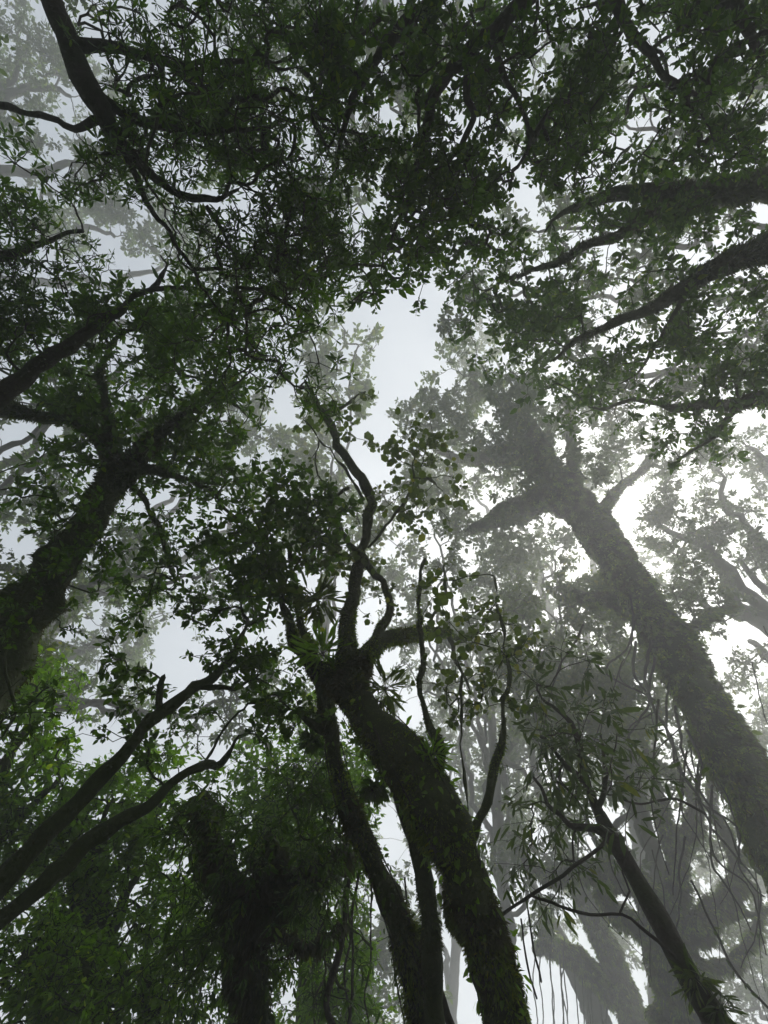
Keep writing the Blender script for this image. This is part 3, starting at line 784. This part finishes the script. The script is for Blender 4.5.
# ---- trees farther off in the mist
FAR = ('ovate', 'grey', 4.0, .5, 28, 'spray')
FARG = ('ovate', 'olive', 4.5, .5, 28, 'spray')
BACK = [
 ('misty tree whose small leaves float between the forked top and the shaggy trunk', (560, 1300, 11, 16), (490, 700, 13, 8), [(450, 560, 44, 40, 13.5, 1, .75), (480, 640, 44, 44, 13, 1, .75), (520, 580, 44, 40, 13.5, 1, .8), (405, 600, 34, 44, 13.5, 1, .7), (565, 545, 44, 24, 13.5, 1, .6), (430, 500, 40, 40, 14, 1, .6), (420, 690, 34, 50, 12.5, 1, .5), (540, 850, 40, 50, 12, 1, .55), (600, 860, 50, 30, 12.5, 1, .5)], 44, FAR),
 ('misty tree standing low past the right edge under the layered boughs', (1100, 1250, 9, 24), (860, 760, 11.5, 14), [(710, 690, 44, 30, 12, 1, .7), (750, 710, 30, 30, 12, 1, .8), (700, 760, 40, 40, 12, 1, .6), (755, 780, 30, 60, 11.6, 1, .6), (720, 860, 50, 40, 11.8, 1, .5), (745, 940, 40, 50, 11.4, 1, .6), (690, 830, 40, 30, 12.2, 1, .45)], 45, FAR),
 ('misty tree filling in behind the long mossy boughs on the upper right', (1150, 620, 8, 40), (900, 260, 9.5, 16), [(540, 225, 50, 40, 8.6, .6, .7), (480, 290, 36, 36, 8.8, .6, .7), (620, 270, 60, 44, 8.4, .6, .8), (700, 200, 60, 50, 8.2, .6, .8), (720, 340, 50, 50, 8.2, .6, .9), (640, 130, 70, 50, 8.4, .6, .8), (740, 90, 40, 60, 8, .6, .8), (640, 390, 60, 30, 8.6, .6, .7), (560, 330, 40, 40, 8.8, .6, .7)], 41, ('ovate', 'grey', 4.8, .5, 26, 'spray')),
 ('misty tree above the crooked boughs hanging at the top middle', (560, -700, 7, 40), (470, -150, 8.5, 16), [(400, 120, 60, 50, 8.6, .6, .8), (330, 200, 50, 50, 8.8, .6, .8), (450, 50, 60, 50, 8.4, .6, .8), (560, 90, 60, 50, 8.4, .6, .8), (350, 40, 60, 50, 8.4, .6, .8), (240, 120, 60, 60, 8.6, .6, .7), (260, 30, 60, 50, 8.4, .6, .7)], 42, ('ovate', 'grey', 4.8, .5, 26, 'spray')),
 ('misty tree filling in behind the dense leafy roof of the broad dark trunk', (-500, 900, 6.5, 40), (-80, 520, 8.5, 16), [(230, 560, 40, 40, 8.8, .6, .7), (110, 560, 50, 50, 8.6, .6, .9), (40, 490, 50, 50, 8.4, .6, .9), (60, 400, 60, 50, 8.4, .6, .8), (160, 400, 60, 60, 8.6, .6, .8), (160, 710, 40, 40, 8.4, .6, .7), (250, 690, 40, 50, 8.4, .6, .8), (80, 690, 40, 40, 8.4, .6, .8), (200, 330, 50, 50, 8.6, .6, .7)], 43, ('ovate', 'grey', 4.8, .5, 26, 'spray')),
 ('misty tree whose grey foliage shows in the upper left corner', (-420, 300, 10, 60), (-60, 130, 13, 24), [(30, 50, 50, 50, 13, 1, .9), (70, 90, 50, 46, 13.5, 1, .8), (100, 170, 44, 40, 13.5, 1, .8), (20, 120, 44, 40, 12.5, 1, .7)], 31, FAR),
 ('misty tree showing pale behind the whorled leaves of the corner tree', (-600, 420, 11, 50), (-60, 280, 15, 20), [(110, 235, 60, 40, 15, 1, .9), (180, 250, 50, 40, 15.5, 1, .7), (60, 200, 50, 36, 14.5, 1, .6), (230, 300, 40, 30, 16, 1, .5)], 32, FAR),
 ('misty tree with a ragged grey crown left of the twisting bare top', (-330, 1000, 10, 40), (120, 560, 14, 16), [(262, 425, 44, 34, 14.5, .8, .9), (230, 470, 50, 40, 14, .8, .7), (290, 450, 34, 34, 14.6, .8, .6), (150, 620, 50, 40, 13.5, .8, .7), (110, 640, 40, 50, 13, .8, .7)], 33, FAR),
 ('tall misty tree whose thin tan crown tops the forked mossy tree', (300, 1300, 9.5, 14), (335, 480, 14, 8), [(350, 350, 50, 36, 14.2, 1.2, 1.14), (335, 395, 44, 40, 14, 1.2, 0.9), (330, 450, 50, 44, 13.5, 1.2, 0.66), (360, 520, 60, 50, 13, 1.2, 0.66), (330, 560, 40, 50, 12.5, 1.2, 0.6)], 34, ('ovate', 'olive', 4.6, .6, 24, 'spray')),
 ('broad misty tree of soft green leaves left of the massive shaggy trunk', (820, 1300, 9, 20), (620, 740, 11, 12), [(560, 600, 50, 40, 11.2, 1, 1.35), (590, 650, 56, 50, 10.8, 1, 1.8), (530, 640, 44, 50, 11, 1, 1.2), (580, 710, 66, 40, 10.4, 1, 1.8), (640, 690, 40, 50, 10.2, 1, 1.35), (520, 700, 40, 40, 10.6, 1, 1.05)], 35, FARG),
 ('misty tree with layered boughs behind the shaggy trunk at the right edge', (1120, 900, 8, 60), (820, 640, 10.5, 34), [(720, 480, 60, 40, 11.6, .7, .9), (690, 530, 60, 34, 11.2, .7, .9), (740, 560, 50, 34, 10.8, .7, 1.0), (690, 590, 40, 30, 10.8, .7, .7), (745, 640, 40, 40, 10.4, .7, .7), (745, 450, 40, 30, 11.8, .6, .6), (640, 520, 26, 30, 11.8, .5, .5)], 36, FAR),
 ('small misty tree seen through the gap between forked trunk and slender stem', (450, 1250, 14, 16), (470, 800, 17, 8), [(470, 720, 50, 50, 17, 1, .7), (500, 780, 50, 50, 17, 1, .6), (440, 650, 40, 50, 17, 1, .5), (480, 620, 44, 40, 17.5, 1, .5), (400, 820, 40, 50, 16, 1, .5)], 37, FAR),
 ('misty tree low behind the hanging roots at the bottom right', (900, 1260, 15, 30), (780, 960, 17, 14), [(740, 930, 50, 50, 16.5, 1, .8), (700, 880, 60, 40, 17, 1, .5), (640, 960, 60, 50, 17, 1, .45), (745, 1010, 50, 40, 15.5, 1, .9), (590, 900, 50, 40, 18, 1, .45), (760, 860, 40, 40, 16, 1, .7)], 38, FAR),
 ('misty tree closing the view between the squat dark one and the slim stems', (300, 1250, 10.5, 16), (370, 960, 12, 9), [(370, 900, 44, 60, 12, .7, .9), (360, 980, 50, 50, 11.5, .7, 1.1), (400, 1000, 40, 30, 11.2, .6, .7), (300, 700, 40, 30, 13, .7, .6), (400, 900, 30, 40, 12, .6, .5)], 39, FARG),
 ('distant misty tree over the fork of the massive shaggy trunk', (720, 1300, 14, 34), (620, 640, 17, 16), [(500, 360, 50, 30, 19, 1, .5), (590, 470, 50, 40, 18, 1, .45), (540, 560, 50, 34, 17.5, 1, .6), (470, 480, 50, 40, 18.5, 1, .5), (660, 580, 50, 40, 17, 1, .5)], 40, FAR),
]
for lab, b0, t0, bl, sd_, lf in BACK:
    mid = tuple(.5 * (a + b) for a, b in zip(b0, t0))
    r_ = tree('misty_tree', lab, [b0, (mid[0] - 10, mid[1] + 8, mid[2], mid[3]), t0], [], bl, lf, bark='greybark', seed=sd_, auto=True, tip_r=.009, dmap=(0, 1.8), detail=3.4, group='trees fading into the mist')['root']
    if sd_ in (35, 38, 39):
        WOOD.append(r_)


# ---- the wood goes on behind the camera and to both sides: copies standing round
def copy_tree(o, parent=None):
    c = o.copy()
    col.objects.link(c)
    if parent is not None:
        c.parent = parent
    for ch in o.children:
        copy_tree(ch, c)
    return c


for k, src in enumerate(WOOD):
    here = math.atan2(src.location[1], src.location[0])
    rad_ = math.hypot(src.location[0], src.location[1])
    for j, az in enumerate((178, 232, 284, 335)):
        a_ = radians(az + k * 8 - 22)
        c = copy_tree(src)
        rr_ = 22 + (k % 3) * 3
        c.location = (rr_ * cos(a_), rr_ * sin(a_), 0)
        c.rotation_euler = (0, 0, a_ - here)
        sc_ = .5
        c.scale = (sc_, sc_, sc_)
        c.name = 'forest_tree'
        c['label'] = 'tree of the wood standing behind the photographer, outside the picture'
        c['group'] = 'trees of the wood all round'


# ------------------------------------------------------------------ vines, roots, small plants
def vine(name, label, cat, pts, group=None, mat='vine', leafy=0, lmat='dark', seed=0, lpx=8, fuzz=0):
    rng = np.random.default_rng(seed + 500)
    a, r = polyline([p if len(p) == 4 else (*p, 2.0) for p in pts])
    q, r = resample(a, r, .08)
    q = q + np.stack([fbm(q * 2.5, seed + k) for k in range(3)], -1) * .03
    root = thing(name, label, cat, q[np.argmin(q[:, 2])], group)
    mb = MB()
    v, d_ = tube(mb, q, r, 6, .15, 8, seed)
    s = mb.build('stem', M[mat], root)
    if fuzz:
        mm = MB()
        moss_on(mm, v, d_, 4000, fuzz, rng, .9)
        mm.build('moss', M['darkmoss'], s)['kind'] = 'stuff'
    if leafy:
        k = rng.integers(2, len(q) - 1, leafy)
        D = (q[k] - CAM) @ FW
        L = lpx * D / F * rng.uniform(.6, 1.2, leafy)
        d = rng.normal(size=(leafy, 3)) - Z * .6
        lb = MB()
        leaves(lb, q[k], d, Z + rng.normal(size=(leafy, 3)) * .4, L, L * .42, 'ovate', rng)
        lb.build('leaves', M[lmat], root, smooth=False)
    return root


G1 = 'lianas trailing beside the massive shaggy trunk'
for k, (x0, y0, x1, y1, D0, D1, wd) in enumerate([
        (636, 640, 668, 800, 8.2, 6.2, 3), (650, 640, 700, 800, 8.0, 6.0, 3.5), (655, 660, 722, 830, 7.8, 5.9, 2.5), (640, 620, 640, 760, 8.4, 6.6, 2.5), (675, 700, 745, 860, 7.4, 5.6, 3),
        (690, 730, 765, 900, 7.1, 5.4, 3), (665, 690, 705, 850, 7.5, 5.8, 2.5), (700, 760, 752, 930, 6.8, 5.2, 3), (715, 790, 768, 950, 6.6, 5.2, 2.5), (630, 600, 655, 720, 8.8, 7.2, 2)]):
    rng = np.random.default_rng(k)
    pts = []
    for t in np.linspace(0, 1, 6):
        sag = sin(t * pi) * (-14 + 10 * rng.normal())
        pts.append((x0 + (x1 - x0) * t + sag + rng.normal() * 2, y0 + (y1 - y0) * t + rng.normal() * 3, -4.0 + 2.2 * (D0 + (D1 - D0) * t), wd * (1 - .55 * t)))
    vine('hanging_liana', 'thin dark liana trailing in the loose bundle beside the massive shaggy trunk', 'liana', pts, G1, leafy=5, lmat='grey', seed=k, lpx=7)
G4 = 'thin stems and cords hanging in the mist at the lower right'
for k in range(22):
    rng = np.random.default_rng(300 + k)
    x, y0 = rng.uniform(530, 765), rng.uniform(610, 860)
    ln, D0 = rng.uniform(90, 240), rng.uniform(7.5, 11.5)
    bow, dx = rng.normal() * 20, rng.normal() * 32 + 8
    pts = [(x + dx * t + bow * sin(t * pi) + rng.normal() * 1.5, y0 + ln * t, D0 * (1 - .16 * t), (1.3 if k % 3 else 2.2) * (1 - .6 * t)) for t in np.linspace(0, 1, 6)]
    vine('hanging_liana', 'thin grey liana hanging free in the mist between the slender stem and the shaggy trunk', 'liana', pts, G4, mat='vine', leafy=(k % 4) * 3, lmat='grey', seed=320 + k, lpx=6)
G2 = 'pale roots hanging from the leaning trunk in the mist'
for k in range(16):
    rng = np.random.default_rng(40 + k)
    x = 538 + k * 4.6 + rng.normal() * 2
    y0 = 948 + rng.uniform(-14, 10) if k < 10 else 965 + rng.uniform(-10, 20)
    dx = rng.normal() * 4
    pts = [(x, y0, 22.3, 1.3), (x + dx, y0 + 30, 21.4, 1.3), (x + dx * .6 + 3, y0 + 65, 20.4, 1.2), (x + dx + 4, y0 + rng.uniform(80, 130), 19.4, 1)]
    vine('aerial_root', 'straight pale aerial root hanging in a curtain from the mossy bough in the mist', 'aerial root', pts, G2, mat='greybark', seed=60 + k)
G3 = 'lianas hanging among the slim stems at the bottom'
for k, (x0, y0, x1, y1, D0, D1, wd) in enumerate([(352, 850, 330, 1040, 4.6, 3.6, 7), (362, 840, 345, 1040, 4.8, 3.8, 3), (340, 870, 352, 1040, 5, 4, 2.5), (372, 860, 366, 1040, 5, 4, 2), (330, 880, 318, 1030, 5.2, 4.2, 2)]):
    rng = np.random.default_rng(80 + k)
    pts = [(x0 + (x1 - x0) * t + rng.normal() * 4, y0 + (y1 - y0) * t, D0 + (D1 - D0) * t, wd) for t in np.linspace(0, 1, 6)]
    if k == 0:
        vine('hanging_liana', 'thickest liana hanging beside the bare curling arm of the squat tree', 'liana', pts, G3, leafy=6, seed=90 + k, fuzz=.025)
    else:
        vine('hanging_liana', 'thin cord like liana hanging between the squat tree and the slim stems', 'liana', pts, G3, leafy=4, seed=90 + k)
for k, (x, y0, y1, D) in enumerate([(402, 880, 1040, 3.6), (392, 930, 1040, 4.5), (525, 900, 985, 3.7), (520, 915, 1000, 3.8)]):
    vine('hanging_liana', ['thread thin liana hanging in the bright slot left of the thick trunk, closest to it', 'thread thin liana in the bright slot beside the thin dark crooked stem',
         'bare cord hanging from the crossing twig just right of the thick trunk', 'second bare cord from the crossing twig, nearer the thick trunk'][k], 'liana',
         [(x, y0, D + .5, 2), (x + 6, (y0 + y1) / 2, D + .2, 2), (x + 14, y1, D, 2)], seed=120 + k)
vine('dead_twig', 'straight grey twig slanting from the thick trunk up to the slender leaning stem', 'twig', [(500, 922, 3.5, 3), (535, 893, 3.55, 3.2), (570, 868, 3.6, 3.4), (606, 838, 3.75, 4)], seed=130)
vine('dead_twig', 'bent thin twig crossing below the straight grey one with a kink halfway', 'twig', [(530, 893, 3.5, 2.5), (560, 905, 3.45, 3), (590, 912, 3.4, 3), (622, 912, 3.4, 3), (650, 935, 3.3, 3.5), (680, 962, 3.2, 4)], seed=131)
vine('dead_twig', 'long thin twig arching across the gnarled misty tree towards the trailing lianas', 'twig', [(618, 800, 5.0, 2), (640, 806, 5, 2), (675, 800, 5, 2.5), (705, 815, 4.9, 2.5)], seed=132)
vine('dead_twig', 'wiry bare twig dangling from the bent crossing one by the slender stem', 'twig', [(622, 912, 3.4, 2), (628, 890, 3.5, 2), (620, 870, 3.6, 2), (628, 850, 3.7, 1.5)], seed=133)
vine('dead_branch', 'thin dark broken branch leaning at the foot of the thin crooked stem', 'branch', [(462, 1050, 3.2, 10), (448, 1015, 3.3, 8), (438, 985, 3.4, 6), (436, 965, 3.45, 3)], seed=134)
vine('hanging_liana', 'long loop of liana strung from the misty gnarled tree to the frame edge', 'liana', [(690, 880, 7, 2), (715, 930, 6.6, 2), (735, 970, 6.2, 2.4), (770, 1010, 5.8, 2.4)], seed=135, leafy=8, lmat='grey')


def plant(name, label, cat, foot, n, Lpx, ratio, D, mat, droop, seed, kind='lance', spread=1.0, grp=None):
    """a rosette of arching leaves rooted at one spot"""
    rng = np.random.default_rng(seed + 900)
    p = P(*foot, D)
    root = thing(name, label, cat, p, grp)
    L0 = Lpx * D / F
    sb, lb = MB(), MB()
    an = np.arange(n) * 2.4 + rng.uniform(0, 1, n)
    el = rng.uniform(-.2, 1.1, n)
    d = np.stack([np.cos(an) * np.cos(el), np.sin(an) * np.cos(el), np.sin(el)], -1)
    A = np.repeat(p[None], n, 0)
    C = p + d * (L0 * rng.uniform(.2, .9, n) * spread)[:, None]
    twiglets(sb, A, (A + C) / 2 + Z * L0 * .05, C, np.full(n, .003), np.full(n, .0015))
    sb.build('stem', M['bark'], root)
    J = np.repeat(np.arange(n), 3)
    f = rng.uniform(.45, 1, len(J))
    pp = A[J] + (C - A)[J] * f[:, None]
    dd = d[J] + rng.normal(size=(len(J), 3)) * .5 - Z * droop
    L = L0 * rng.uniform(.5, 1.0, len(J))
    leaves(lb, pp, dd, Z + rng.normal(size=(len(J), 3)) * .4, L, L * ratio, kind, rng)
    lb.build('leaves', M[mat], root, smooth=False)
    return root


plant('leafy_sprout', 'tuft of long pale green leaves on the slender stem near the bottom right', 'plant', (700, 985), 22, 24, .26, 3.1, 'olive', .9, 1)
plant('leafy_sprout', 'small tuft of narrow leaves drooping at the bottom edge of the slender stem', 'plant', (722, 1012), 14, 22, .24, 2.95, 'grey', .9, 2)
plant('hanging_clump', 'dark leafy clump hanging off the thin crooked stem behind the thick trunk', 'epiphyte', (374, 790), 40, 16, .34, 4.1, 'dark', 1.0, 3, 'ovate', .8)
plant('hanging_clump', 'dark ball of leaf litter and fern caught at the fork of the slim stem', 'epiphyte', (312, 742), 34, 14, .36, 4.5, 'dark', .7, 4, 'ovate', .8)
plant('fern_tuft', 'yellow green fern tuft on the left side of the main fork', 'fern', (322, 655), 34, 26, .16, 4.5, 'green', .3, 5)
plant('fern_tuft', 'fern tuft in the crotch just right of the main fork', 'fern', (385, 690), 26, 24, .16, 4.35, 'olive', .4, 6)
plant('fern_tuft', 'fern tuft standing on the shoulder where two thin shoots leave the thick trunk', 'fern', (432, 758), 26, 20, .18, 3.8, 'green', .2, 7)
plant('fern_tuft', 'fern sprays topping the bent left arm of the main fork', 'fern', (318, 600), 26, 26, .16, 4.9, 'olive', .3, 8)


def creeper(label, Q, R, lo, hi, n, Lm, mat, seed, side=None):
    """climbing leaves held flat against a trunk"""
    rng = np.random.default_rng(seed + 700)
    T, Nn, B = frames(Q)
    z = Q[:, 2]
    idx = np.where((z > lo) & (z < hi))[0]
    k = rng.choice(idx, n)
    a = rng.uniform(0, 2 * pi, n)
    nn = Nn[k] * np.cos(a)[:, None] + B[k] * np.sin(a)[:, None]
    p = Q[k] + nn * (R[k] * rng.uniform(1.0, 1.12, n) + .02)[:, None]
    root = thing('creeper', label, 'climbing plant', Q[idx[0]] + Nn[idx[0]] * R[idx[0]])
    sb, lb = MB(), MB()
    for j in range(4):
        aa = j * 1.6 + np.linspace(0, 1.5, len(idx)) + .3 * np.sin(np.arange(len(idx)) * .2)
        c = Q[idx] + (Nn[idx] * np.cos(aa)[:, None] + B[idx] * np.sin(aa)[:, None]) * (R[idx] * 1.05 + .012)[:, None]
        tube(sb, c, np.full(len(idx), .006), 4)
    sb.build('stem', M['bark'], root)
    L = Lm * rng.uniform(.5, 1.2, n)
    d = nn * .5 - Z * .9 + rng.normal(size=(n, 3)) * .5
    leaves(lb, p, d, nn + rng.normal(size=(n, 3)) * .3, L, L * .42, 'ovate', rng)
    lb.build('leaves', M[mat], root, smooth=False)


creeper('creeper of small pointed leaves climbing the thick forked trunk', TA['Q'], TA['R'], 3.4, 5.4, 520, .075, 'green', 1)
creeper('creeper of dark leaves climbing the slim mossy tree left of the thick trunk', TB['Q'], TB['R'], 3.0, 5.5, 260, .065, 'dark', 2)
creeper('creeper of long leaves climbing the massive shaggy trunk', TC['Q'], TC['R'], 7.0, 18.0, 500, .22, 'olive', 3)

# ------------------------------------------------------------------ ground, haze, light, camera
def ground():
    g = np.linspace(-1, 1, 121)
    g = np.sign(g) * np.abs(g) ** 1.6 * 80
    X, Y = np.meshgrid(g, g, indexing='ij')
    zz = .10 * fbm(np.stack([X * .5, Y * .5, X * 0], -1), 3) + .5 * fbm(np.stack([X * .06, Y * .06, X * 0], -1), 8) * np.clip((np.hypot(X, Y) - 6) / 20, 0, 1)
    n = len(g)
    i, j = np.meshgrid(np.arange(n - 1), np.arange(n - 1), indexing='ij')
    mb = MB()
    mb.add(np.stack([X, Y, zz], -1), np.stack([i * n + j, (i + 1) * n + j, (i + 1) * n + j + 1, i * n + j + 1], -1))
    m = bark_mat('forest_floor', (.07, .052, .034), (.035, .05, .015), .4, 2.0)
    o = mb.build('ground', m)
    o['kind'] = 'structure'


def haze(density, top):
    mb = MB()
    x = 84
    c = np.array([[-x, -x, -2.2], [x, -x, -2.2], [x, x, -2.2], [-x, x, -2.2], [-x, -x, top], [x, -x, top], [x, x, top], [-x, x, top]], float)
    mb.add(c, [[0, 3, 2, 1], [4, 5, 6, 7], [0, 1, 5, 4], [1, 2, 6, 5], [2, 3, 7, 6], [3, 0, 4, 7]])
    m, N, Lk = new_mat('haze')
    out = N.new('ShaderNodeOutputMaterial')
    v = N.new('ShaderNodeVolumePrincipled')
    v.inputs['Color'].default_value = (.95, .965, .94, 1)
    v.inputs['Density'].default_value = density
    v.inputs['Anisotropy'].default_value = 0.6
    Lk.new(v.outputs[0], out.inputs['Volume'])
    o = mb.build('haze', m, smooth=False)
    o['kind'] = 'stuff'


ground()
haze(.0115, 43.0)

SUN_EL, SUN_AZ = radians(59), radians(57)      # behind the clouds, high on the right
w = bpy.data.worlds.new('World')
scene.world = w
w.use_nodes = True
N, Lk = w.node_tree.nodes, w.node_tree.links
bg = N['Background']
sky = N.new('ShaderNodeTexSky')
sky.sky_type = 'NISHITA'
sky.sun_disc = False
sky.sun_elevation = SUN_EL
sky.sun_rotation = SUN_AZ
sky.dust_density = 3
sky.air_density = 1.0
hs = N.new('ShaderNodeHueSaturation')
hs.inputs['Saturation'].default_value = .5     # cloud veil over the whole sky
Lk.new(sky.outputs[0], hs.inputs['Color'])
cl = N.new('ShaderNodeMixRGB')                  # an even sheet of stratus in front of the clear sky
cl.inputs[0].default_value = .6
cl.inputs[2].default_value = (5.7, 6.35, 7.15, 1)
Lk.new(hs.outputs[0], cl.inputs[1])
Lk.new(cl.outputs[0], bg.inputs['Color'])
bg.inputs['Strength'].default_value = .075

sd = bpy.data.lights.new('sun', 'SUN')
sd.energy = 4.0
sd.angle = radians(26)
sd.color = (1, .97, .92)
so = bpy.data.objects.new('sun', sd)
col.objects.link(so)
sv = np.array([sin(SUN_AZ) * cos(SUN_EL), cos(SUN_AZ) * cos(SUN_EL), sin(SUN_EL)])
from mathutils import Vector
so.rotation_euler = Vector(sv).to_track_quat('Z', 'Y').to_euler()
so.location = (0, 0, 60)

cd = bpy.data.cameras.new('camera')
cd.sensor_fit = 'VERTICAL'
cd.sensor_height = 36
cd.lens = F / 1024 * 36
cd.clip_end = 1000
cd.clip_start = .05
co = bpy.data.objects.new('camera', cd)
col.objects.link(co)
co.location = CAM
co.rotation_euler = (pi / 2 + EL, 0, 0)
scene.camera = co

vs = scene.view_settings
vs.view_transform = 'Standard'
vs.look = 'None'
vs.gamma = 1
vs.exposure = 0.68
cy = scene.cycles
cy.max_bounces = 8
cy.diffuse_bounces = 5
cy.glossy_bounces = 2
cy.transmission_bounces = 3
cy.volume_bounces = 1
cy.use_denoising = True
for o in bpy.data.objects:
    if '_loc' in o:
        del o['_loc']
